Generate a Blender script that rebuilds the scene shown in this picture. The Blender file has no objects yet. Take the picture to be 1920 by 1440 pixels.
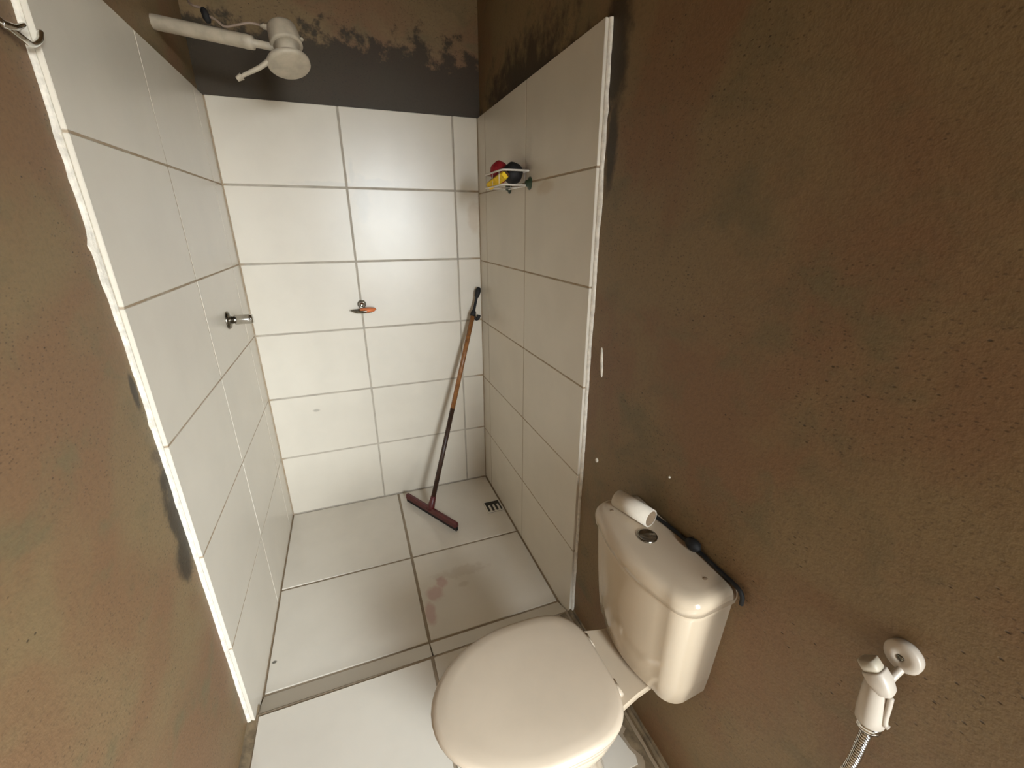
import bpy, bmesh, math, random
from mathutils import Vector, Matrix
random.seed(7)
scene = bpy.context.scene
COL = scene.collection

# ------------------------------------------------------------------ camera
cam_d = bpy.data.cameras.new('camera')
cam = bpy.data.objects.new('camera', cam_d); COL.objects.link(cam)
cam_d.sensor_fit = 'HORIZONTAL'; cam_d.sensor_width = 36.0
cam_d.lens = 797.89 / 1920 * 36.0
cam_d.clip_start = 0.02
R_ = Vector((0.936006743, -0.351981946, 0.000294630))
U_ = Vector((0.122439719, 0.326381943, 0.937274422))
F_ = Vector((0.329999837, 0.877259105, -0.348592270))
cam.matrix_world = Matrix(((R_.x, U_.x, -F_.x, 0.404493), (R_.y, U_.y, -F_.y, -2.049585),
                           (R_.z, U_.z, -F_.z, 1.362667), (0, 0, 0, 1)))
scene.camera = cam

# ------------------------------------------------------------------ daylight through the window
world = bpy.data.worlds.new('overcast_sky'); scene.world = world
world.use_nodes = True
bg = world.node_tree.nodes['Background']
bg.inputs['Color'].default_value = (0.87, 0.95, 1.0, 1)
bg.inputs['Strength'].default_value = 52.0
# window opening in the wall behind the camera, in the wider part of the room
DX0, DX1, DZ0, DZ1, FY = 0.74, 1.62, 0.60, 2.00, -3.50
pl = bpy.data.lights.new('window_front_offscreen', 'AREA'); pl.shape = 'RECTANGLE'
pl.size = DX1 - DX0; pl.size_y = DZ1 - DZ0; pl.cycles.is_portal = True
po = bpy.data.objects.new('window_front_offscreen', pl); COL.objects.link(po)
po.location = ((DX0 + DX1) / 2, FY - 0.06, (DZ0 + DZ1) / 2); po.rotation_euler = (math.pi / 2, 0, 0)
vs = scene.view_settings
scene.display_settings.display_device = 'sRGB'
vs.view_transform = 'Standard'; vs.look = 'None'; vs.gamma = 1.0; vs.use_curve_mapping = False
vs.exposure = 0.16

# ------------------------------------------------------------------ sizes (metres)
W = 1.0143            # tile face to tile face across the shower
H = 1.80              # tiled height
PT = 0.016            # tile stands this far off the rough plaster
XL, XR, YB = -PT, W + PT, PT
DL, DR = 1.036, 1.024 # shower depth at the left and right
FZ = 0.035            # floor outside the shower
CZ = 2.55             # ceiling

# ------------------------------------------------------------------ material helpers
def nmat(name):
    m = bpy.data.materials.new(name); m.use_nodes = True
    nt = m.node_tree; b = nt.nodes['Principled BSDF']
    return m, nt, b
def N(nt, typ, **kw):
    n = nt.nodes.new(typ)
    for k, v in kw.items():
        if k.startswith('i_'):
            key = k[2:]; key = int(key) if key.isdigit() else key.replace('_', ' ')
            n.inputs[key].default_value = v
        else: setattr(n, k, v)
    return n
def pos(nt): return N(nt, 'ShaderNodeNewGeometry').outputs['Position']
def noise(nt, vec, scale, detail=4, rough=0.55, dist=0.0):
    n = N(nt, 'ShaderNodeTexNoise', i_Scale=scale, i_Detail=detail, i_Roughness=rough, i_Distortion=dist)
    nt.links.new(vec, n.inputs['Vector']); return n.outputs['Fac']
def vmul(nt, vec, s):
    n = N(nt, 'ShaderNodeVectorMath', operation='MULTIPLY'); nt.links.new(vec, n.inputs[0]); n.inputs[1].default_value = s
    return n.outputs[0]
def mr(nt, val, a, b, c=0.0, d=1.0, smooth=True):
    n = N(nt, 'ShaderNodeMapRange'); n.interpolation_type = 'SMOOTHSTEP' if smooth else 'LINEAR'
    nt.links.new(val, n.inputs['Value'])
    for k, v in zip(('From Min', 'From Max', 'To Min', 'To Max'), (a, b, c, d)): n.inputs[k].default_value = v
    return n.outputs['Result']
def mixc(nt, fac, a, b, mode='MIX'):
    n = N(nt, 'ShaderNodeMix', data_type='RGBA', blend_type=mode)
    if isinstance(fac, (int, float)): n.inputs[0].default_value = fac
    else: nt.links.new(fac, n.inputs[0])
    for i, c in ((6, a), (7, b)):
        if isinstance(c, tuple): n.inputs[i].default_value = (*c, 1)
        else: nt.links.new(c, n.inputs[i])
    return n.outputs[2]
def math2(nt, op, a, b=None, c=None):
    n = N(nt, 'ShaderNodeMath', operation=op)
    for i, x in enumerate((a, b, c)):
        if x is None: continue
        if isinstance(x, (int, float)): n.inputs[i].default_value = x
        else: nt.links.new(x, n.inputs[i])
    return n.outputs[0]
def bump(nt, b, h, strength=0.3, dist=0.01):
    n = N(nt, 'ShaderNodeBump', i_Strength=strength, i_Distance=dist)
    nt.links.new(h, n.inputs['Height']); nt.links.new(n.outputs['Normal'], b.inputs['Normal'])
def sep(nt, vec):
    n = N(nt, 'ShaderNodeSeparateXYZ'); nt.links.new(vec, n.inputs[0]); return n.outputs
def blob(nt, vec, c, r, nz=None, amp=0.0, soft=0.45):
    """soft round mask (1 inside) around c with radii r, its outline roughened by noise nz"""
    s = N(nt, 'ShaderNodeVectorMath', operation='SUBTRACT'); nt.links.new(vec, s.inputs[0]); s.inputs[1].default_value = c
    d_ = vmul(nt, s.outputs[0], tuple(1.0 / x for x in r))
    l = N(nt, 'ShaderNodeVectorMath', operation='LENGTH'); nt.links.new(d_, l.inputs[0])
    v = l.outputs['Value']
    if nz is not None: v = math2(nt, 'ADD', v, math2(nt, 'MULTIPLY', math2(nt, 'SUBTRACT', nz, 0.5), amp))
    return mr(nt, v, 1.0 + soft * .5, 1.0 - soft)
def mmax(nt, *a):
    r = a[0]
    for x in a[1:]: r = math2(nt, 'MAXIMUM', r, x)
    return r
def simple(name, col, rough=0.5, metal=0.0, vary=0.06, scale=30, bmp=0.0, coat=0.0):
    m, nt, b = nmat(name); p = pos(nt)
    n = noise(nt, p, scale)
    d_ = tuple(max(0, c * (1 - vary * 2)) for c in col)
    nt.links.new(mixc(nt, mr(nt, n, 0.3, 0.75), col, d_), b.inputs['Base Color'])
    b.inputs['Roughness'].default_value = rough; b.inputs['Metallic'].default_value = metal
    b.inputs['Coat Weight'].default_value = coat
    if bmp: bump(nt, b, noise(nt, p, scale * 4), bmp, 0.002)
    return m

# ------------------------------------------------------------------ materials
def plaster(name, c1, c2, c3, rough, stains):
    """bare cement render: blotches of three browns, small dark pits, trowel relief"""
    m, nt, b = nmat(name); p = pos(nt)
    big = noise(nt, p, 2.6, 5, 0.55, 0.6); mid = noise(nt, vmul(nt, p, (1, 1, 1.3)), 6.5, 6, 0.6, 0.3)
    fine = noise(nt, p, 130, 3, 0.6)
    col = mixc(nt, mr(nt, big, 0.42, 0.62), c1, c2)
    col = mixc(nt, mr(nt, mid, 0.5, 0.72), col, c3)
    col = mixc(nt, mr(nt, fine, 0.4, 0.75, 0, 0.22), col, (0.07, 0.04, 0.02))
    v = N(nt, 'ShaderNodeTexVoronoi', i_Scale=48.0, i_Randomness=1.0)
    nt.links.new(vmul(nt, p, (1, 1, 1.7)), v.inputs['Vector'])
    pits = math2(nt, 'MULTIPLY', mr(nt, v.outputs['Distance'], 0.16, 0.05), mr(nt, noise(nt, p, 6, 4), 0.50, 0.60))
    col = mixc(nt, math2(nt, 'MULTIPLY', pits, 0.75), col, (0.018, 0.010, 0.005))
    v2 = N(nt, 'ShaderNodeTexVoronoi', i_Scale=75.0, i_Randomness=1.0); nt.links.new(vmul(nt, p, (1, 1.3, 2.2)), v2.inputs['Vector'])
    pits2 = math2(nt, 'MULTIPLY', mr(nt, v2.outputs['Distance'], 0.28, 0.10), mr(nt, noise(nt, p, 3.0, 6), 0.44, 0.56))
    col = mixc(nt, math2(nt, 'MULTIPLY', pits2, 0.5), col, (0.03, 0.017, 0.009))
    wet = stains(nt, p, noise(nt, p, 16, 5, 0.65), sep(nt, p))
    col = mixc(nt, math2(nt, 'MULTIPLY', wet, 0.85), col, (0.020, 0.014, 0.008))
    nt.links.new(col, b.inputs['Base Color'])
    b.inputs['Roughness'].default_value = rough; b.inputs['Specular IOR Level'].default_value = 0.4
    grit = noise(nt, p, 260, 2, 0.6)
    h = math2(nt, 'ADD', math2(nt, 'MULTIPLY', mid, 0.7), math2(nt, 'MULTIPLY', grit, 0.06))
    h = math2(nt, 'ADD', h, math2(nt, 'MULTIPLY', fine, 0.10))
    h = math2(nt, 'SUBTRACT', h, math2(nt, 'MULTIPLY', pits, 0.25))
    bump(nt, b, h, 0.28, 0.012)
    return m
def stains_right(nt, p, nz, s):
    a = blob(nt, p, (XR, -1.05, 1.74), (.3, .05, .17), nz, 1.6)
    c = blob(nt, p, (XR, -1.06, 1.55), (.3, .025, .12), nz, 1.4)
    g = blob(nt, p, (XR, -0.5, 1.78), (.3, .42, .17), nz, 2.2)
    return mmax(nt, a, c, g)
def stains_left(nt, p, nz, s):
    a = blob(nt, p, (XL, -1.045, 0.77), (.3, .05, .15), nz, 2.2)
    c = blob(nt, p, (XL, -1.085, 0.66), (.3, .045, .055), nz, 1.8)
    e = blob(nt, p, (XL, -1.06, 1.06), (.3, .012, .04), nz, 1.6)
    return mmax(nt, a, c, e)
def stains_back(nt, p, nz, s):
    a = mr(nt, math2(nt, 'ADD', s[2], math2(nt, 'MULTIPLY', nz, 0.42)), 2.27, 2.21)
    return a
M = {}
CEMENT = ((0.215, 0.145, 0.070), (0.205, 0.115, 0.056), (0.165, 0.122, 0.060))
M['plaster_right'] = plaster('cement_render_right', *CEMENT, 0.55, stains_right)
M['plaster_left'] = plaster('cement_render_left', *CEMENT, 0.55, stains_left)
M['plaster_back'] = plaster('cement_render_back', *CEMENT, 0.55, stains_back)

def tile_mat(name, col, rough, extra=None):
    m, nt, b = nmat(name); p = pos(nt)
    n = noise(nt, p, 5.0, 3)
    c = mixc(nt, mr(nt, n, 0.35, 0.7), col, tuple(x * 0.95 for x in col))
    if extra: c = extra(nt, p, c)
    nt.links.new(c, b.inputs['Base Color'])
    smear = noise(nt, vmul(nt, p, (1, 1, 0.6)), 4, 2, 0.5, 0.2)
    nt.links.new(mr(nt, smear, 0.2, 0.8, rough, rough + 0.02), b.inputs['Roughness']); b.inputs['IOR'].default_value = 1.6
    bump(nt, b, noise(nt, p, 9, 2), 0.10, 0.01)
    return m
def wall_dirt(nt, p, c):
    nz = noise(nt, p, 22, 4)
    g = mmax(nt, blob(nt, p, (0.50, 0, 1.47), (.035, .05, .10), nz, 2.2), blob(nt, p, (0.40, 0, 1.52), (.16, .05, .012), nz, 2.4),
             blob(nt, p, (0.47, 0, 1.56), (.012, .05, .05), nz, 2.0), blob(nt, p, (0.57, 0, 1.53), (.10, .05, .018), nz, 2.6))
    c = mixc(nt, math2(nt, 'MULTIPLY', g, 0.22), c, (0.42, 0.42, 0.40))
    r = mmax(nt, blob(nt, p, (0.985, 0, 1.40), (.03, .05, .08), nz, 0.9), blob(nt, p, (W, -0.72, 1.475), (.05, .06, .022), nz, 1.0))
    c = mixc(nt, math2(nt, 'MULTIPLY', r, 0.35), c, (0.42, 0.28, 0.14))
    k = blob(nt, p, (0.19, 0, 0.545), (.016, .05, .008), nz, 1.8)
    return mixc(nt, math2(nt, 'MULTIPLY', k, 0.6), c, (0.25, 0.22, 0.18))
def floor_dirt(nt, p, c):
    nz = noise(nt, p, 24, 4)
    r = mmax(nt, blob(nt, p, (0.575, -0.735, 0), (.035, .04, .05), nz, 1.3), blob(nt, p, (0.61, -0.69, 0), (.025, .03, .05), nz, 1.3),
             blob(nt, p, (0.54, -0.82, 0), (.02, .06, .05), nz, 1.2))
    c = mixc(nt, math2(nt, 'MULTIPLY', r, 0.42), c, (0.42, 0.13, 0.13))
    q = mmax(nt, blob(nt, p, (0.70, -0.66, 0), (.12, .03, .05), nz, 2.4), blob(nt, p, (0.69, -0.73, 0), (.02, .015, .05), nz, 1.2))
    c = mixc(nt, math2(nt, 'MULTIPLY', q, 0.22), c, (0.35, 0.24, 0.15))
    k = blob(nt, p, (0.018, -0.83, 0), (.008, .006, .05))
    return mixc(nt, k, c, (0.12, 0.11, 0.09))
M['wall_tile'] = tile_mat('glazed_white_wall_tile', (0.64, 0.575, 0.475), 0.32, wall_dirt)
M['floor_tile'] = tile_mat('glazed_white_floor_tile', (0.66, 0.60, 0.51), 0.17, floor_dirt)
M['threshold'] = tile_mat('beige_threshold_tile', (0.60, 0.54, 0.45), 0.35)

def grout_mat(name, c, dirty, damp):
    m, nt, b = nmat(name); p = pos(nt); s = sep(nt, p); nz = noise(nt, p, 14, 4)
    lx = mr(nt, s[0], 0.03, 0.0); rx = mr(nt, s[0], W - 0.06, W - 0.02)
    f = math2(nt, 'MULTIPLY', mmax(nt, lx, rx), mr(nt, nz, 0.25, 0.6, 0.25, damp))
    col = mixc(nt, f, mixc(nt, mr(nt, nz, .35, .7), c, tuple(x * .8 for x in c)), dirty)
    nt.links.new(col, b.inputs['Base Color']); b.inputs['Roughness'].default_value = 0.85
    bump(nt, b, noise(nt, p, 120), 0.4, 0.002)
    return m
M['grout'] = grout_mat('wall_grout', (0.44, 0.385, 0.31), (0.30, 0.18, 0.07), 0.6)
M['floor_grout'] = grout_mat('floor_grout', (0.33, 0.26, 0.18), (0.22, 0.13, 0.05), 0.35)
M['mortar'] = simple('cream_tile_mortar', (0.76, 0.69, 0.58), 0.8, vary=0.15, scale=60, bmp=0.5)
M['cement'] = simple('dark_cement', (0.22, 0.155, 0.085), 0.8, vary=0.3, scale=25, bmp=0.7)
M['porcelain'] = simple('cream_porcelain', (0.54, 0.435, 0.315), 0.12, vary=0.02, scale=6, coat=0.3)
M['seat_plastic'] = simple('cream_seat_plastic', (0.54, 0.44, 0.33), 0.27, vary=0.03, scale=8)
M['white_plastic'] = simple('white_plastic', (0.52, 0.45, 0.37), 0.38, vary=0.05, scale=20)
M['shower_plastic'] = simple('aged_white_plastic', (0.48, 0.41, 0.31), 0.5, vary=0.12, scale=30)
M['chrome'] = simple('chrome', (0.72, 0.70, 0.66), 0.14, 1.0, vary=0.1, scale=40)
M['dark_chrome'] = simple('tarnished_chrome', (0.30, 0.27, 0.22), 0.25, 1.0, vary=0.3, scale=60)
M['black'] = simple('black_rubber', (0.006, 0.005, 0.005), 0.7, vary=0.2, scale=40)
M['wood'] = simple('varnished_wood', (0.30, 0.12, 0.035), 0.4, vary=0.25, scale=50)
M['dark_wood'] = simple('dark_stained_wood', (0.045, 0.018, 0.008), 0.45, vary=0.3, scale=50)
M['maroon'] = simple('maroon_plastic', (0.10, 0.014, 0.014), 0.4, vary=0.15, scale=40)
M['red'] = simple('red_sponge', (0.35, 0.006, 0.012), 0.7, vary=0.25, scale=60, bmp=0.6)
M['yellow'] = simple('yellow_sponge', (0.85, 0.55, 0.01), 0.75, vary=0.12, scale=80, bmp=0.5)
M['brown_pad'] = simple('brown_scouring_pad', (0.12, 0.04, 0.008), 0.85, vary=0.3, scale=90, bmp=0.6)
M['orange'] = simple('orange_soap', (0.75, 0.20, 0.06), 0.45, vary=0.1, scale=40)
M['green_cup'] = simple('dark_green_suction_cup', (0.025, 0.045, 0.022), 0.35, vary=0.2, scale=40)
M['wire_white'] = simple('white_coated_wire', (0.72, 0.66, 0.58), 0.4, vary=0.08, scale=40)
M['card'] = simple('cardboard_core', (0.30, 0.21, 0.13), 0.9, vary=0.1, scale=60)
M['paper'] = simple('paper', (0.68, 0.60, 0.49), 0.9, vary=0.04, scale=60, bmp=0.3)
M['grey_wire'] = simple('grey_cable', (0.30, 0.22, 0.17), 0.5, vary=0.1, scale=40)
M['drain'] = simple('dark_drain', (0.035, 0.028, 0.016), 0.6, vary=0.3, scale=80)
M['door_wood'] = simple('painted_door_frame', (0.45, 0.40, 0.33), 0.5, vary=0.1, scale=15)
M['ground'] = simple('outdoor_ground', (0.36, 0.32, 0.27), 0.9, vary=0.2, scale=3)

# ------------------------------------------------------------------ mesh helpers (all take world coordinates)
def obj(name, bm, mat, parent=None, smooth=False, kind=None, label=None, cat=None, group=None):
    bmesh.ops.recalc_face_normals(bm, faces=bm.faces)
    if parent is not None: bmesh.ops.translate(bm, verts=bm.verts, vec=-parent.matrix_basis.translation)
    me = bpy.data.meshes.new(name); bm.to_mesh(me); bm.free()
    me.materials.append(M[mat])
    if smooth:
        for f in me.polygons: f.use_smooth = True
    o = bpy.data.objects.new(name, me); COL.objects.link(o)
    if parent is not None: o.parent = parent
    if kind: o['kind'] = kind
    if label: o['label'] = label
    if cat: o['category'] = cat
    if group: o['group'] = group
    return o
def thing(name, loc, label, cat, group=None):
    o = bpy.data.objects.new(name, None); COL.objects.link(o); o.location = loc
    o.empty_display_size = 0.05; o['label'] = label; o['category'] = cat
    if group: o['group'] = group
    return o
def nb(): return bmesh.new()
def box(bm, a, b, bev=0.0, seg=1):
    lo = [min(x, y) for x, y in zip(a, b)]; hi = [max(x, y) for x, y in zip(a, b)]
    vs_ = [bm.verts.new((x, y, z)) for x in (lo[0], hi[0]) for y in (lo[1], hi[1]) for z in (lo[2], hi[2])]
    fs = [bm.faces.new([vs_[i] for i in q]) for q in ((0, 1, 3, 2), (4, 6, 7, 5), (0, 4, 5, 1), (2, 3, 7, 6), (0, 2, 6, 4), (1, 5, 7, 3))]
    if bev:
        es = list({e for f in fs for e in f.edges})
        bmesh.ops.bevel(bm, geom=es, offset=bev, segments=seg, affect='EDGES', profile=0.6)
    return bm
def rings(bm, rs, cap=True, closed=True):
    """loft through rings of points"""
    vr = [[bm.verts.new(p) for p in r] for r in rs]
    n = len(vr[0])
    for a, b in zip(vr, vr[1:]):
        for i in range(n if closed else n - 1):
            j = (i + 1) % n
            bm.faces.new((a[i], a[j], b[j], b[i]))
    if cap:
        bm.faces.new(vr[0][::-1]); bm.faces.new(vr[-1])
    return bm
def frame(d):
    d = Vector(d).normalized(); u = d.orthogonal().normalized()
    if abs(d.z) < 0.95: u = d.cross(Vector((0, 0, 1))).normalized()
    return d, u, d.cross(u).normalized()
def lathe(bm, base, axis, prof, n=28, cap=True):
    """prof: (along axis, radius)"""
    d, u, v = frame(axis); base = Vector(base)
    return rings(bm, [[base + d * h + (u * math.cos(t) + v * math.sin(t)) * r for t in [2 * math.pi * k / n for k in range(n)]] for h, r in prof], cap)
def spline(pts, n=8):
    P = [Vector(p) for p in pts]; out = []
    for i in range(len(P) - 1):
        p0, p1, p2, p3 = P[max(i - 1, 0)], P[i], P[i + 1], P[min(i + 2, len(P) - 1)]
        for k in range(n):
            t = k / n
            out.append(0.5 * ((2 * p1) + (p2 - p0) * t + (2 * p0 - 5 * p1 + 4 * p2 - p3) * t * t + (3 * p1 - p0 - 3 * p2 + p3) * t ** 3))
    return out + [P[-1]]
def tube(bm, pts, r, n=12, cap=True):
    P = [Vector(p) for p in pts]; rs = []
    rr = r if callable(r) else (lambda t: r)
    u = None
    for i, p in enumerate(P):
        d = (P[min(i + 1, len(P) - 1)] - P[max(i - 1, 0)]).normalized()
        if u is None: u = frame(d)[1]
        u = (u - d * u.dot(d)).normalized(); v = d.cross(u)
        q = rr(i / (len(P) - 1))
        rs.append([p + (u * math.cos(t) + v * math.sin(t)) * q for t in [2 * math.pi * k / n for k in range(n)]])
    return rings(bm, rs, cap)

# ------------------------------------------------------------------ the room
T = 0.12
wall_left = obj('wall_left', box(nb(), (XL - T, 0.016, -0.1), (XL, FY - T, CZ)), 'plaster_left', kind='structure')
wall_left['label'] = 'bare grey-brown cement wall with damp patches beside the shower tiles'
YE, XW = -2.48, 1.98   # the right wall ends here and the room widens behind the camera
wb = nb(); box(wb, (XR, 0.016, -0.1), (XR + T, YE, CZ))
wall_right = obj('wall_right', wb, 'plaster_right', kind='structure')
wb = nb(); box(wb, (XR + T, YE + T, -0.1), (XW + T, YE, CZ)); box(wb, (XW, YE, -0.1), (XW + T, FY - T, CZ))
obj('wall_side', wb, 'plaster_right', kind='structure')
wall_right['label'] = 'bare brown cement wall with pits and blotches behind the toilet'
wall_back = obj('wall_back', box(nb(), (XL - T, YB, -0.1), (XR + T, YB + T, CZ)), 'plaster_back', kind='structure')
wall_back['label'] = 'dark damp cement wall above the white shower tiles'
fb = nb()
box(fb, (XL, FY - T, -0.1), (DX0, FY, CZ)); box(fb, (DX1, FY - T, -0.1), (XW, FY, CZ)); box(fb, (DX0, FY - T, DZ1), (DX1, FY, CZ)); box(fb, (DX0, FY - T, -0.1), (DX1, FY, DZ0))
wall_front = obj('wall_front', fb, 'plaster_right', kind='structure')
ceiling = obj('ceiling', box(nb(), (XL - T, YB + T, CZ), (XW + T, FY - T, CZ + 0.1)), 'plaster_back', kind='structure')
fl = nb()
box(fl, (XL, YB, -0.12), (XR, FY, -0.0035)); box(fl, (XR, YE, -0.12), (XW, FY, FZ - .008))
floor = obj('floor', fl, 'floor_grout', kind='structure')
floor['label'] = 'brown grouted floor bed under white floor tiles'
df = nb(); w_ = 0.03
box(df, (DX0, FY - T, DZ0), (DX0 + w_, FY - T + .04, DZ1)); box(df, (DX1 - w_, FY - T, DZ0), (DX1, FY - T + .04, DZ1))
box(df, (DX0 + w_, FY - T, DZ1 - w_), (DX1 - w_, FY - T + .04, DZ1)); box(df, (DX0 + w_, FY - T, DZ0), (DX1 - w_, FY - T + .04, DZ0 + w_))
obj('window_1', df, 'door_wood', kind='structure')
obj('ground', box(nb(), (-20, FY - T, -0.2), (20, -40, 0.0)), 'ground', kind='structure')

# ---- wall tiles, each a piece of its own
G = 0.0021            # half a joint
GB = 0.0036           # wider joints on the back wall
tile_cache = {}
def tile(parent, axis, face, a0, a1, z0, z1, mat='wall_tile', th=0.009):
    """a slab on the plane axis=face; tilts a hair so reflections break from tile to tile"""
    w, h = round(a1 - a0, 4), round(z1 - z0, 4)
    key = (axis, face > 0.3, w, h)
    if key not in tile_cache:
        bm = nb()
        if axis == 'y': box(bm, (-w / 2, 0, -h / 2), (w / 2, th, h / 2), 0.0014)
        elif face > 0.3: box(bm, (0, -w / 2, -h / 2), (th, w / 2, h / 2), 0.0014)
        else: box(bm, (-th, -w / 2, -h / 2), (0, w / 2, h / 2), 0.0014)
        bmesh.ops.recalc_face_normals(bm, faces=bm.faces)
        me = bpy.data.meshes.new('tile'); bm.to_mesh(me); bm.free(); me.materials.append(M[mat]); tile_cache[key] = me
    o = bpy.data.objects.new('tile', tile_cache[key]); COL.objects.link(o); o.parent = parent
    c = (a0 + a1) / 2
    o.location = (c, face, (z0 + z1) / 2) if axis == 'y' else (face, c, (z0 + z1) / 2)
    k = 0.0022
    if axis == 'y': o.rotation_euler = (random.uniform(-k, k), 0, random.uniform(-k, k))
    else: o.rotation_euler = (0, random.uniform(-k, k), random.uniform(-k, k))
    return o
ZB = [0.0, 0.3188, 0.622, 0.919, 1.2157, 1.5094, H]
ZR = [0.0, 0.310, 0.613, 0.913, 1.205, 1.500, H]
XB = [0.0, 0.4452, 0.9022, W]
YLJ = [0.0, -0.118, -0.575, -DL]
YRJ = [0.0, -0.104, -0.558, -DR]
for r in range(6):
    for c in range(3):
        tile(wall_back, 'y', 0.0, XB[c] + (G + .002 if c == 0 else GB), XB[c + 1] - (G + .001 if c == 2 else GB), ZB[r] + (G + .003 if r == 0 else GB), ZB[r + 1] - (0 if r == 5 else GB))
        tile(wall_left, 'x', 0.0, YLJ[c + 1] + (0 if c == 2 else G), YLJ[c] - G, ZB[r] + (G + .003 if r == 0 else G), ZB[r + 1] - (0 if r == 5 else G))
        tile(wall_right, 'x', W, YRJ[c + 1] + (0 if c == 2 else G), YRJ[c] - G, ZR[r] + (G + .003 if r == 0 else G), ZR[r + 1] - (0 if r == 5 else G))
# mortar bed behind the tiles (shows as the joints)
obj('mortar_bed', box(nb(), (XL, 0.0010, -0.012), (XR, YB, H - 0.001)), 'grout', wall_back)
obj('mortar_bed', box(nb(), (-0.0010, 0.0010, -0.012), (XL, -DL + 0.003, H - 0.001)), 'grout', wall_left)
obj('mortar_bed', box(nb(), (W + 0.0010, 0.0010, -0.012), (XR, -DR + 0.003, H - 0.001)), 'grout', wall_right)
# ragged mortar squeezed out along the front edges of the tiled walls
def mortar_edge(parent, xin, xout, y, z0, z1, amp, seed, big):
    rnd = random.Random(seed); n = 150; rs = []
    off = 0.0; ph = [rnd.uniform(0, 6.28) for _ in range(6)]
    for i in range(n + 1):
        z = z0 + (z1 - z0) * i / n
        lump = sum(math.exp(-((z - c) / s) ** 2) * a for c, s, a in big)
        j = amp * (0.35 + 0.5 * abs(math.sin(z * 17 + ph[0]) * math.sin(z * 41 + ph[1])) + 0.35 * rnd.random()) + lump
        yo = y - 0.001 - j * 0.35; yp = y - 0.004 - j * 1.3
        s = 1 if xout > xin else -1
        rs.append([(xin + s * 0.0085, y + 0.002, z), (xin + s * 0.0085, yo, z), ((xin + xout) / 2 + s * 0.003, (yo + yp) / 2 - 0.001, z), (xout - s * 0.002, yp, z), (xout + s * 0.002, yp, z), (xout + s * 0.002, y + 0.002, z)])
    return obj('mortar_edge', rings(nb(), rs), 'mortar', parent)
mortar_edge(wall_left, 0.0, XL, -DL, FZ, H, 0.0028, 3, [(1.28, .05, .006), (1.33, .01, .008), (1.5, .02, .003), (1.44, .015, .003), (1.2, .02, .003), (0.98, .012, .005), (0.78, .02, .002)])
mortar_edge(wall_right, W, XR, -DR, FZ, H, 0.0028, 5, [(1.42, .05, .005), (1.62, .012, .005), (1.55, .05, .002), (1.2, .1, .002), (0.7, .1, .002)])
# splashes of mortar left on the cement
def smear(y, z, ry, rz, seed, tilt=0.0, parent=wall_right):
    rnd = random.Random(seed); bm = nb(); n = 18
    rs = []
    for k, h in ((1.0, -0.002), (0.9, 0.002), (0.5, 0.0035)):
        rs.append([(XR - h, y + math.cos(t) * ry * k * q + math.sin(t) * rz * k * tilt, z + math.sin(t) * rz * k) for t, q in [(2 * math.pi * i / n, rnd.uniform(.7, 1.2)) for i in range(n)]])
    return obj('mortar_splash', rings(bm, rs), 'mortar', parent, True)
smear(-1.089, 1.01, 0.007, 0.045, 1, 0.12); smear(-1.103, 0.71, 0.007, 0.008, 2)
smear(-1.40, 0.83, 0.003, 0.003, 4)

# ---- floor tiles
def ftile(x0, x1, y0, y1, z, th=0.012, jag=False, mat='floor_tile', name='tile'):
    bm = nb()
    if jag:                     # broken right-hand edge
        rnd = random.Random(int(abs(y0) * 100)); n = 26; top = [(x0, y1), (x0, y0)]
        for i in range(n + 1):
            top.append((x1 + rnd.uniform(-.006, .006) + 0.007 * math.sin(i * 0.9) , y0 + (y1 - y0) * i / n))
        rings(bm, [[(x, y, z - th) for x, y in top], [(x, y, z - .0015) for x, y in top], [(x * .9995 + .00025, y, z) for x, y in top]])
    else:
        box(bm, (x0, y0, z - th), (x1, y1, z), 0.0015)
    o = obj(name, bm, mat, floor)
    return o
FG = 0.0052
FXJ, FYJ, FYE = 0.516, -0.507, -0.940
for x0, x1 in ((0.004, FXJ - FG), (FXJ + FG, W - 0.005)):
    for y0, y1 in ((FYJ + FG, -0.004), (FYE + FG, FYJ - FG)):
        ftile(x0, x1, y0, y1, 0.0)
# sloping threshold between the shower floor and the floor outside
TY0, TY1 = -0.943, -1.020
for x0, x1 in ((0.003, 0.512), (0.517, W - 0.003)):
    bm = nb()
    prof = [(TY0, -0.002), (TY1 + 0.004, FZ - 0.006), (TY1 + 0.004, FZ - 0.03), (TY0, -0.03)]
    rings(bm, [[(x0, y, z) for y, z in prof], [(x1, y, z) for y, z in prof]])
    o = obj('threshold_strip', bm, 'threshold', floor); o['label'] = 'narrow beige sloping threshold strip'
# bed under the outer floor
obj('floor_bed', box(nb(), (XL, TY1 + 0.001, -0.05), (XR, FY, FZ - 0.0035)), 'floor_grout', floor)
ys = [TY1 - 0.003, -1.515, -2.015, -2.515, -3.015, FY]
for a, b in zip(ys, ys[1:]):
    ftile(0.008, 0.511 - FG, b + FG, a - FG, FZ)
    ftile(0.511 + FG, 0.958, b + FG, a - FG, FZ, jag=True)
    if b < YE - .1:
        for xa, xb in ((1.04, 1.50), (1.51, 1.96)): ftile(xa, xb, b + FG, min(a - FG, YE - .002), FZ)
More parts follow.
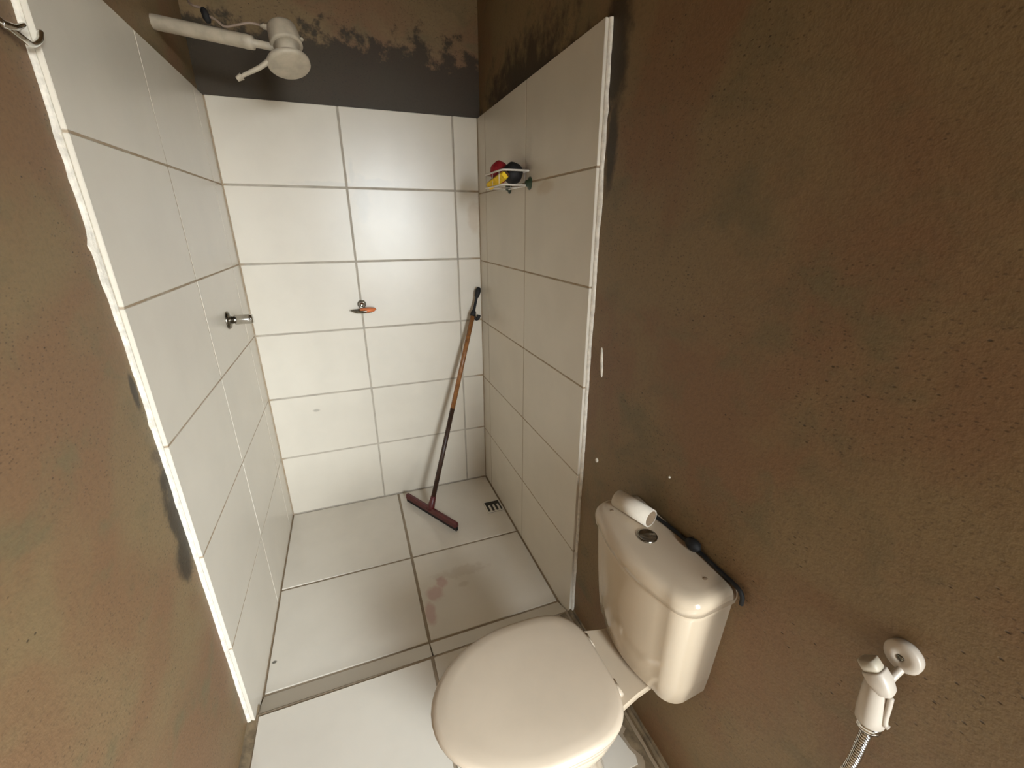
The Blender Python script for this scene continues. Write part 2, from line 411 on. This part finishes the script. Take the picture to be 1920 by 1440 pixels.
# cement gutter and ridge along the foot of the right wall
bm = nb(); rnd = random.Random(11); rs = []
for i in range(90):
    y = TY1 - 0.004 + (FY - TY1) * i / 89
    j = lambda s: rnd.uniform(-s, s)
    rs.append([(0.955, y, FZ - 0.02), (0.955, y, FZ - 0.005), (0.972, y, FZ - 0.004 + j(.0015)), (0.998, y, FZ - 0.001 + j(.001)), (1.004 + j(.001), y, FZ - 0.007), (1.009 + j(.001), y, FZ - 0.006),
               (1.012 + j(.001), y, FZ + 0.006), (1.020, y, FZ + 0.009 + j(.002)), (1.026, y, FZ + 0.004), (XR + .004, y, FZ + 0.012 + j(.003)), (XR + .004, y, FZ - 0.02)])
o = obj('cement_gutter', rings(bm, rs), 'cement', floor); o['label'] = 'rough cement strip along the wall foot'
bm = nb(); rs = []
for i in range(70):
    y = -0.99 + (FY + 0.99) * i / 69
    rs.append([(XL - .003, y, FZ - .02), (XL - .003, y, FZ + .016 + rnd.uniform(-.003, .003)), (XL + .006, y, FZ + .006 + rnd.uniform(-.002, .002)), (0.0035 + rnd.uniform(-.002, .002), y, FZ - .003), (0.004, y, FZ - .02)])
o = obj('cement_fillet', rings(bm, rs), 'cement', floor); o['label'] = 'rough cement fillet at the foot of the wall'

# ------------------------------------------------------------------ toilet
TC = -1.452           # centre line
def dsec(z, x0, x1, hy, bow, rad, n=10):
    """plan of the cistern: flat back at x1, bowed front at x0, round corners"""
    pts = [(x1, TC + hy * .97)]
    for k in range(n + 1):
        a = math.pi / 2 * k / n
        pts.append((x0 + bow + rad - rad * math.sin(a), TC + hy - rad + rad * math.cos(a)))
    m_ = 14
    for k in range(1, m_):
        t = -1 + 2 * k / m_
        pts.append((x0 + bow * t * t, TC - t * (hy - rad)))
    for k in range(n + 1):
        a = math.pi / 2 * k / n
        pts.append((x0 + bow + rad - rad * math.cos(a), TC - hy + rad - rad * math.sin(a)))
    pts.append((x1, TC - hy * .97))
    return [(x, y, z) for x, y in pts]
toilet = thing('toilet', (0.78, TC, FZ), 'cream close-coupled toilet with closed lid against the brown cement wall', 'toilet')
XBK = XR - 0.002
rs = [dsec(.384, .935, XBK, .115, .02, .035), dsec(.378, .925, XBK, .128, .02, .04), dsec(.384, .913, XBK, .139, .02, .042), dsec(.40, .905, XBK, .147, .02, .043),
      dsec(.45, .899, XBK, .152, .02, .044), dsec(.55, .891, XBK, .158, .02, .045), dsec(.66, .885, XBK, .164, .02, .046), dsec(.672, .885, XBK, .1645, .02, .046), dsec(.675, .888, XBK, .1615, .02, .044)]
tank = obj('cistern', rings(nb(), rs), 'porcelain', toilet, True)
rs = [dsec(.676, .886, XBK, .163, .02, .045), dsec(.6785, .879, XBK, .170, .02, .048), dsec(.695, .877, XBK, .172, .02, .05), dsec(.705, .879, XBK, .170, .02, .05),
      dsec(.712, .884, XBK, .165, .02, .048), dsec(.7155, .891, XBK, .158, .02, .046), dsec(.717, .902, XBK, .147, .02, .042), dsec(.717, .93, XBK, .11, .018, .03)]
lidc = obj('cistern_lid', rings(nb(), rs), 'porcelain', toilet, True)
bm = nb(); lathe(bm, (.955, -1.437, .7165), (0, 0, 1), [(0, .0225), (.003, .0225), (.004, .021), (.0042, .019), (.003, .0185), (.003, .001)])
btn = obj('flush_button', bm, 'dark_chrome', toilet, True, label='round dual chrome flush button')
for s in (-1, 1):
    bm = nb(); pts = []
    for k in range(13):
        a = -math.pi / 2 + math.pi * k / 12
        pts.append((.955 + math.sin(a) * .0165, -1.437 + s * (.001 + math.cos(a) * .0165)))
    rings(bm, [[(x, y, .719) for x, y in pts], [(x, y, .7215) for x, y in pts], [((x - .955) * .9 + .955, (y + 1.437) * .92 - 1.437, .7222) for x, y in pts]])
    obj('button_half', bm, 'chrome', btn)
for q in ((.933, -1.332), (.985, -1.578)):
    bm = nb(); lathe(bm, (*q, .7165), (0, 0, 1), [(0, .0045), (.0012, .0045), (.0016, .003)], 12); obj('screw_plug', bm, 'card', toilet, True)
def egg(z, xb, xf, w, n=48, k=0.0, back=2.6):
    """bowl/seat plan: blunt at the back xb, round at the front xf"""
    out = []; xm = xb - (xb - xf) * 0.44
    for i in range(n):
        t = 2 * math.pi * i / n; c, s = math.cos(t), math.sin(t)
        if c > 0: e = 2.0 / back; x = xm + (xb - xm) * (abs(c) ** e); y = w * math.copysign(abs(s) ** e, s)
        else: x = xm + (xm - xf) * c; y = w * s
        out.append((x, TC + y, z))
    return out
# bowl and pedestal, one porcelain body
rs = [egg(FZ - .002, .875, .60, .088), egg(FZ + .02, .875, .60, .088), egg(FZ + .05, .865, .605, .080), egg(FZ + .12, .855, .597, .078), egg(FZ + .19, .855, .56, .096), egg(FZ + .25, .86, .515, .128),
      egg(FZ + .29, .862, .487, .150), egg(FZ + .322, .863, .475, .157), egg(FZ + .334, .860, .478, .154), egg(FZ + .336, .852, .49, .142)]
bowl = obj('bowl', rings(nb(), rs), 'porcelain', toilet, True)
# deck that carries the cistern
bm = nb(); 
def deck(z, g):
    p = [(.76, .122), (.80, .112), (.845, .102), (.90, .088), (.95, .080), (1.0, .078)]
    q = [(x, TC + (w - g), z) for x, w in p]; return q + [(x, TC - (w - g), z) for x, w in p[::-1]]
rings(bm, [deck(.30, .050), deck(.345, .030), deck(.362, .003), deck(.366, .0), deck(.375, .0), deck(.379, .003)])
obj('deck', bm, 'porcelain', toilet)
# seat ring and lid
rs = [egg(.372, .856, .470, .157, back=3.2), egg(.374, .858, .466, .160, back=3.2), egg(.386, .858, .465, .161, back=3.2), egg(.389, .857, .467, .159, back=3.2)]
obj('seat', rings(nb(), rs), 'seat_plastic', toilet, True)
rs = [egg(.3895, .854, .459, .159, back=3.4), egg(.391, .857, .454, .163, back=3.4), egg(.399, .857, .453, .164, back=3.4), egg(.405, .854, .457, .160, back=3.4), egg(.4085, .847, .467, .152, back=3.4), egg(.4105, .83, .495, .135, back=3.2), egg(.4115, .79, .55, .09, back=2.8)]
obj('lid', rings(nb(), rs), 'seat_plastic', toilet, True)
for s in (-1, 1):
    bm = nb(); lathe(bm, (.857, TC + s * .062, .383), (0, s, 0), [(-.018, .0), (-.018, .009), (.018, .009), (.018, 0)], 14, False); obj('hinge', bm, 'seat_plastic', toilet, True)

# toilet roll core on the cistern
RA, RB = Vector((.955, -1.318, .7385)), Vector((.982, -1.412, .7385))
roll = thing('toilet_roll', ((.9685, -1.365, .717)), 'nearly empty cream toilet roll lying on the cistern lid', 'toilet roll')
L = (RB - RA).length
bm = nb(); lathe(bm, RA, RB - RA, [(0, .018), (0, .0215), (L, .0215), (L, .0185)], 28, False)
obj('paper', bm, 'paper', roll, True)
bm = nb(); lathe(bm, RA, RB - RA, [(.0005, .0186), (L - .0005, .0186), (L - .0005, .0172), (.0005, .0172), (.0005, .0186)], 28, False)
obj('cardboard_core', bm, 'card', roll, True)
# black cord behind the cistern lid
cord = thing('black_cord', (1.02, -1.5, .72), 'black cord with a bulging toggle along the back of the cistern lid', 'cord')
bm = nb(); tube(bm, spline([(1.008, -1.37, .7225), (1.018, -1.43, .7225), (1.0225, -1.50, .7225), (1.022, -1.57, .722), (1.021, -1.618, .7225), (1.022, -1.632, .712), (1.022, -1.634, .694)]), .0042, 8)
obj('cord', bm, 'black', cord, True)
bm = nb(); lathe(bm, (1.0195, -1.486, .729), (.02, -1, 0), [(0, .003), (.006, .010), (.016, .0135), (.028, .0115), (.036, .004)], 16); obj('toggle', bm, 'black', cord, True)

# ------------------------------------------------------------------ hand spray on the right wall
spray = thing('bidet_sprayer', (1.0, -1.865, .72), 'white hand bidet sprayer with metal hose hung on the brown wall', 'bidet sprayer')
B0 = Vector((.992, -1.8550, 0.8010)); B1 = Vector((.992, -1.8635, 0.7320)); dn = (B1 - B0).normalized(); BL = (B1 - B0).length
bm = nb(); lathe(bm, B0, dn, [(-.004, .008), (.0, .0125), (.015, .0145), (.05, .0165), (BL - .004, .016), (BL, .012)], 24); obj('body', bm, 'white_plastic', spray, True)
hd = Vector((-.10, .55, .55)).normalized()
d_, u_, v_ = frame(hd)
def rr(c, a, b):
    out = []
    for k in range(20):
        t = 2 * math.pi * k / 20; cc, ss = math.cos(t), math.sin(t); e = .6
        out.append(c + u_ * a * math.copysign(abs(cc) ** e, cc) + v_ * b * math.copysign(abs(ss) ** e, ss))
    return out
H0 = Vector((.992, -1.8680, 0.7970))
bm = nb(); rings(bm, [rr(H0 - hd * .003, .008, .006), rr(H0, .0115, .009), rr(H0 + hd * .014, .0135, .0135), rr(H0 + hd * .026, .013, .0135), rr(H0 + hd * .028, .012, .0125)])
obj('head', bm, 'white_plastic', spray, True)
bm = nb(); rings(bm, [rr(H0 + hd * .027, .0112, .0115), rr(H0 + hd * .041, .0105, .011), rr(H0 + hd * .042, .008, .0085)]); obj('nozzle', bm, 'shower_plastic', spray, True)
bm = nb(); tube(bm, spline([(.990, -1.8735, 0.7950), (.990, -1.8750, 0.7800), (.990, -1.8765, 0.7610), (.990, -1.8785, 0.7520), (.991, -1.8825, 0.7500)]), .0034, 10); obj('trigger', bm, 'white_plastic', spray, True)
PC = Vector((XR, -1.8580, 0.8360))
bm = nb(); lathe(bm, PC, (-1, 0, 0), [(-.002, .019), (.004, .0205), (.010, .0210), (.013, .0195), (.0145, .014), (.015, .005), (.0135, .0045), (.0135, .001)], 32); obj('wall_plate', bm, 'white_plastic', spray, True)
bm = nb(); lathe(bm, PC + Vector((-.0145, .0, 0)), (-1, 0, 0), [(-.002, .0038), (.0005, .0038), (.001, .002)], 12); obj('screw', bm, 'dark_chrome', spray, True)
bm = nb(); tube(bm, spline([PC + Vector((-.008, -.004, -.014)), PC + Vector((-.020, -.004, -.022)), PC + Vector((-.030, -.004, -.030)), Vector((.992, -1.8620, 0.8010))]), .0048, 10); obj('hanger_arm', bm, 'white_plastic', spray, True)
E0 = B0 + dn * BL
bm = nb(); lathe(bm, E0, dn, [(-.001, .0135), (.002, .014), (.0035, .0125), (.005, .0138), (.007, .0138), (.009, .009), (.015, .008)], 24); obj('collar', bm, 'chrome', spray, True)
hp = spline([E0 + dn * .010, (.992, -1.8645, 0.6950), (.992, -1.8630, 0.6350), (.992, -1.8490, 0.5350), (.992, -1.8140, 0.4150), (.996, -1.7540, 0.2950), (1.008, -1.6940, 0.2200), (XR + .002, -1.6840, 0.2050)], 110)
def resample(P, step):
    out = [P[0]]; acc = 0.0
    for p, q in zip(P, P[1:]):
        l = (q - p).length; t = step - acc
        while t <= l and l > 0: out.append(p.lerp(q, t / l)); t += step
        acc = l - (t - step)
    return out + [P[-1]]
hp = resample(hp, .0008)
bm = nb(); tot = len(hp)
tube(bm, hp, lambda t: .0057 + .0015 * math.sin(t * (tot - 1) * 2 * math.pi / 6), 12); obj('hose', bm, 'chrome', spray, True)

# ------------------------------------------------------------------ squeegee in the corner
sq = thing('squeegee', (.652, -.243, 0), 'maroon floor squeegee with brown wooden handle leaning in the shower corner', 'squeegee')
ha, hb_ = Vector((.556, -.082, .03)), Vector((.744, -.408, .03)); hd_ = (hb_ - ha).normalized(); hn = Vector((-hd_.y, hd_.x, 0))
bm = nb()
def sec(p, w, z0, z1): return [p + hn * w + Vector((0, 0, z0 - .03)), p + hn * w * 1.0 + Vector((0, 0, z1 - .036)), p + hn * w * .5 + Vector((0, 0, z1 - .03)), p - hn * w * .5 + Vector((0, 0, z1 - .03)), p - hn * w + Vector((0, 0, z1 - .036)), p - hn * w + Vector((0, 0, z0 - .03))]
rings(bm, [sec(ha, .009, .022, .044), sec(ha + hd_ * .006, .011, .02, .047), sec(hb_ - hd_ * .006, .011, .02, .047), sec(hb_, .009, .022, .044)])
head = obj('head', bm, 'maroon', sq)
bm = nb()
for s in (-.004, .004):
    a = ha + hn * s; b = hb_ + hn * s
    rings(bm, [[a + hn * .0015 + Vector((0, 0, -.03)), a - hn * .0015 + Vector((0, 0, -.03)), a - hn * .0015 + Vector((0, 0, -.005)), a + hn * .0015 + Vector((0, 0, -.005))],
               [b + hn * .0015 + Vector((0, 0, -.03)), b - hn * .0015 + Vector((0, 0, -.03)), b - hn * .0015 + Vector((0, 0, -.005)), b + hn * .0015 + Vector((0, 0, -.005))]])
obj('rubber_blade', bm, 'black', sq)
S0, S1 = Vector((.652, -.245, .045)), Vector((.9905, -.030, 1.075)); sd = (S1 - S0).normalized(); SL = (S1 - S0).length
bm = nb(); lathe(bm, S0 - sd * .012, sd, [(0, .017), (.02, .017), (.07, .013), (.072, .010)], 18); obj('socket', bm, 'maroon', sq, True)
bm = nb(); lathe(bm, S0 + sd * .04, sd, [(0, .0115), (.47, .0112)], 16); obj('lower_handle', bm, 'dark_wood', sq, True, label='blackened lower length of the handle')
bm = nb(); lathe(bm, S0 + sd * .508, sd, [(0, .0112), (SL - .64, .0108)], 16); obj('upper_handle', bm, 'wood', sq, True)
bm = nb(); lathe(bm, S0 + sd * (SL - .134), sd, [(0, .0135), (.02, .0125), (.03, .007), (.09, .006), (.098, .011), (.125, .0135), (.14, .009), (.143, .002)], 16)
obj('hanging_cap', bm, 'black', sq, True)
CQ = S0 + sd * (SL - .125)
bm = nb(); tube(bm, spline([CQ, CQ + Vector((.012, -.004, -.022)), CQ + Vector((.022, -.006, -.020)), CQ + Vector((.028, -.006, -.004))]), lambda t: .006 + .004 * t, 10); obj('hook', bm, 'black', sq, True)

# ------------------------------------------------------------------ drain in the corner
dr = thing('floor_drain', (.966, -.287, 0), 'small dark square drain grate by the right shower wall', 'drain')
bm = nb()
x0, x1, y0, y1 = .921, 1.008, -.333, -.240
box(bm, (x0, y0, -.001), (x1, y1, .0012)); obj('drain_well', bm, 'drain', dr)
bm = nb(); box(bm, (x0, y1 - .006, .001), (x1, y1, .004)); box(bm, (x0, y0, .001), (x1, y0 + .006, .004)); box(bm, (x0, y0 + .006, .001), (x0 + .006, y1 - .006, .004)); box(bm, (x1 - .006, y0 + .006, .001), (x1, y1 - .006, .004)); obj('grate_frame', bm, 'floor_tile', dr)
for k in range(3):
    xx = x0 + .018 + k * .022
    bm = nb(); box(bm, (xx, y0 + .006, .001), (xx + .010, y1 - .036, .0038), .001); obj('grate_bar', bm, 'floor_tile', dr)

# ------------------------------------------------------------------ valve on the left wall
vy, vz = -.352, 1.058
valve = thing('shower_valve', (0, vy, vz), 'chrome shower valve with round flange on the left tiled wall', 'valve')
bm = nb(); lathe(bm, (-.001, vy, vz), (1, 0, 0), [(0, .031), (.004, .031), (.009, .026), (.013, .015)], 28); obj('flange', bm, 'dark_chrome', valve, True)
bm = nb(); lathe(bm, (.008, vy, vz), (1, 0, 0), [(0, .013), (.012, .0125), (.014, .017), (.064, .0165), (.068, .0155), (.069, .004)], 24); obj('knob', bm, 'chrome', valve, True)

# soap holder on the back wall with an orange soap
sx, sz = .448, 1.030
sh = thing('soap_holder', (sx, 0, sz), 'small round dark metal holder with tray on the back shower wall', 'soap holder')
bm = nb(); lathe(bm, (sx, .001, sz), (0, -1, 0), [(0, .019), (.004, .019), (.010, .016), (.022, .0145), (.024, .011), (.021, .009), (.021, .001)], 24); obj('knob', bm, 'dark_chrome', sh, True)
bm = nb()
def lens(c, a, b, z): return [(c[0] + a * math.cos(t), c[1] + b * math.sin(t), z) for t in [2 * math.pi * k / 24 for k in range(24)]]
tc = (sx + .004, -.033)
rings(bm, [lens(tc, .036, .018, sz - .034), lens(tc, .056, .031, sz - .022), lens(tc, .054, .029, sz - .020), lens(tc, .034, .016, sz - .031)]); obj('tray', bm, 'dark_chrome', sh, True)
bm = nb(); tc2 = (sx + .022, -.038)
rings(bm, [lens(tc2, .026, .018, sz - .030), lens(tc2, .036, .025, sz - .022), lens(tc2, .034, .023, sz - .015), lens(tc2, .02, .013, sz - .012)])
obj('soap', bm, 'orange', None, True, label='orange sliver of soap on the holder on the back shower wall', cat='soap')

# ------------------------------------------------------------------ wire basket on the right wall
bk = thing('wire_basket', (.962, -.5, 1.5), 'white wire basket on green suction cups on the right shower wall', 'basket')
bx0, bx1, by0, by1, bz0, bz1 = .915, 1.008, -.60, -.40, 1.490, 1.534
bm = nb(); rr_ = [(bx1, by0), (bx0 + .02, by0), (bx0 + .004, by0 + .006), (bx0, by0 + .024), (bx0, by1 - .024), (bx0 + .004, by1 - .006), (bx0 + .02, by1), (bx1, by1), (bx1, by0)]
tube(bm, [(x, y, bz1) for x, y in rr_], .0032, 8); obj('top_rim', bm, 'wire_white', bk, True)
bm = nb(); tube(bm, [(x, y, bz0) for x, y in rr_], .0026, 8); obj('bottom_rim', bm, 'wire_white', bk, True)
for k in range(3):
    y = by0 + .03 + k * .07
    bm = nb(); tube(bm, [(bx1, y, bz1), (bx1, y, bz0), (bx0, y, bz0), (bx0, y, bz1)], .0014, 6); obj('basket_wire', bm, 'wire_white', bk, True)
for y in (by0 + .002, by1 - .004):
    bm = nb(); lathe(bm, (W + .0005, y, 1.496), (-1, 0, 0), [(0, .021), (.003, .020), (.008, .011), (.016, .009), (.018, .003)], 20); obj('suction_cup', bm, 'green_cup', bk, True)
# things in the basket
def ball(name, c, r, mat, label, cat, sq_=(1, 1, 1), seed=1):
    rnd = random.Random(seed); bm = nb(); bmesh.ops.create_icosphere(bm, subdivisions=4, radius=1)
    for v in bm.verts:
        n = 1 + .03 * math.sin(7 * v.co.x + 3 * v.co.z) + rnd.uniform(-.012, .012)
        v.co = Vector((v.co.x * r * sq_[0] * n, v.co.y * r * sq_[1] * n, v.co.z * r * sq_[2] * n)) + Vector(c)
    return obj(name, bm, mat, None, True, label=label, cat=cat)
ball('bath_sponge', (.957, -.452, 1.541), .036, 'red', 'round red bath sponge in the wire basket', 'sponge', (.9, 1, 1.05), 3)
ball('bath_puff', (.972, -.548, 1.530), .034, 'black', 'round black bath puff in the wire basket', 'sponge', (1, 1, 1), 4)
sp = thing('dish_sponge', (.905, -.47, 1.5), 'yellow sponge with brown scouring layer lying in the wire basket', 'sponge')
def slab(name, mat, o0, o1):
    # long axis runs up and towards the camera along the basket front
    A = Vector((.926, -.440, 1.500)); Bv = Vector((.934, -.582, 1.522)); d = (Bv - A); n2 = Vector((-.75, -.10, -.65)).normalized(); n2 = (n2 - d.normalized() * n2.dot(d.normalized())).normalized(); w = d.normalized().cross(n2) * .0135
    def r_(p, s): return [p + n2 * o0 + w * s, p + n2 * o1 + w * s * .96, p + n2 * o1 - w * s * .96, p + n2 * o0 - w * s]
    bm = nb(); rings(bm, [r_(A, .75), r_(A + d * .05, 1), r_(A + d * .95, 1), r_(Bv, .75)]); return obj(name, bm, mat, sp)
slab('scouring_layer', 'brown_pad', -.010, -.002); slab('sponge_layer', 'yellow', -.002, .012)

# ------------------------------------------------------------------ electric shower
shw = thing('electric_shower', (XL, -.44, 1.875), 'old white electric shower head on a pipe arm above the tiles', 'shower head')
A0, A1 = Vector((XL - .004, -.340, 1.892)), Vector((.235, -.421, 1.847)); ad = (A1 - A0).normalized(); AL = (A1 - A0).length
bm = nb(); lathe(bm, A0, ad, [(0, .0175), (.012, .0185), (AL - .03, .0175), (AL - .02, .018), (AL, .0165), (AL + .002, .010), (AL + .03, .0095), (AL + .055, .0095)], 24); obj('arm', bm, 'shower_plastic', shw, True)
sn = Vector((.16, -.38, -1.0)).normalized()      # the way the spray plate faces
BC = Vector((.318, -.430, 1.868))
bm = nb(); lathe(bm, BC - sn * .030, sn, [(0, .030), (.004, .037), (.009, .0395), (.03, .0415), (.050, .043), (.056, .043), (.058, .040)], 36); obj('body', bm, 'shower_plastic', shw, True)
bm = nb(); lathe(bm, BC + sn * .026, sn, [(0, .037), (.014, .030), (.05, .030)], 28); obj('neck', bm, 'shower_plastic', shw, True)
PD = BC + sn * .064 + Vector((-.008, 0, 0))
bm = nb(); lathe(bm, PD, sn, [(0, .034), (.003, .050), (.009, .0575), (.016, .0575), (.020, .054), (.0215, .048), (.023, .015), (.023, .001)], 40); obj('spray_plate', bm, 'shower_plastic', shw, True)
q0 = PD + Vector((-.040, -.020, -.008)); q1 = Vector((.182, -.455, 1.747)); qd = q1 - q0
bm = nb(); tube(bm, spline([q0, q0 + qd * .35 + Vector((0, 0, -.004)), q0 + qd * .78, q0 + qd * .84, q0 + qd * .88, q1], 6), lambda t: (.0075 - .003 * min(1, t / .5)) if t < .62 else (.0045 if t < .72 else .0095 - (t - .72) * .012), 12); obj('hose_outlet', bm, 'shower_plastic', shw, True)
TM = BC - sn * .022 + Vector((-.040, 0, 0))
bm = nb(); lathe(bm, TM, (-1, 0, .1), [(-.01, .007), (.008, .007), (.010, .0045), (.015, .0045)], 14); obj('terminal', bm, 'shower_plastic', shw, True)
bm = nb(); lathe(bm, BC + Vector((.038, 0, 0)), (1, 0, -.05), [(-.01, .005), (.010, .0045), (.012, .002)], 12); obj('selector', bm, 'shower_plastic', shw, True)
cb = thing('electric_cable', (.13, -.40, 1.9), 'grey electric cable with black tape hanging above the shower arm', 'cable')
bm = nb(); tube(bm, spline([(.05, YB + .004, 2.35), (.06, -.12, 2.10), (.085, -.36, 1.945), (.122, -.40, 1.918), (.130, -.405, 1.906)]), .003, 8); obj('wire', bm, 'grey_wire', cb, True)
bm = nb(); tube(bm, spline([(.134, -.407, 1.900), (.150, -.415, 1.892), (.172, -.425, 1.876), (.20, -.432, 1.880), (.235, -.436, 1.888), TM + Vector((-.017, 0, .003))]), .003, 8); obj('wire', bm, 'grey_wire', cb, True)
bm = nb(); lathe(bm, (.124, -.404, 1.918), (.25, -.1, -1), [(0, .005), (.006, .009), (.024, .0100), (.034, .006)], 14); obj('tape_wrap', bm, 'black', cb, True)

# ------------------------------------------------------------------ robe hook on the left wall
hk = thing('robe_hook', (XL, -1.10, 1.64), 'chrome robe hook on the left cement wall beside the tile edge', 'hook')
hc = Vector((XL, -1.122, 1.640))
bm = nb(); lathe(bm, hc, (1, 0, 0), [(-.002, .017), (.003, .017), (.006, .013), (.008, .006)], 24); obj('base_plate', bm, 'dark_chrome', hk, True)
bm = nb(); tube(bm, spline([hc + Vector((.004, .002, -.003)), Vector((-.004, -1.108, 1.628)), Vector((.002, -1.090, 1.620)), Vector((.003, -1.068, 1.618)), Vector((.004, -1.045, 1.630)), Vector((.004, -1.033, 1.645))]), lambda t: .0050 - .0012 * t, 12); obj('prong', bm, 'chrome', hk, True)
bm = nb(); tube(bm, spline([Vector((-.006, -1.112, 1.628)), Vector((.001, -1.100, 1.628)), Vector((.002, -1.085, 1.634)), Vector((.002, -1.071, 1.641))]), lambda t: .0058 - .003 * t, 12); obj('prong', bm, 'chrome', hk, True)
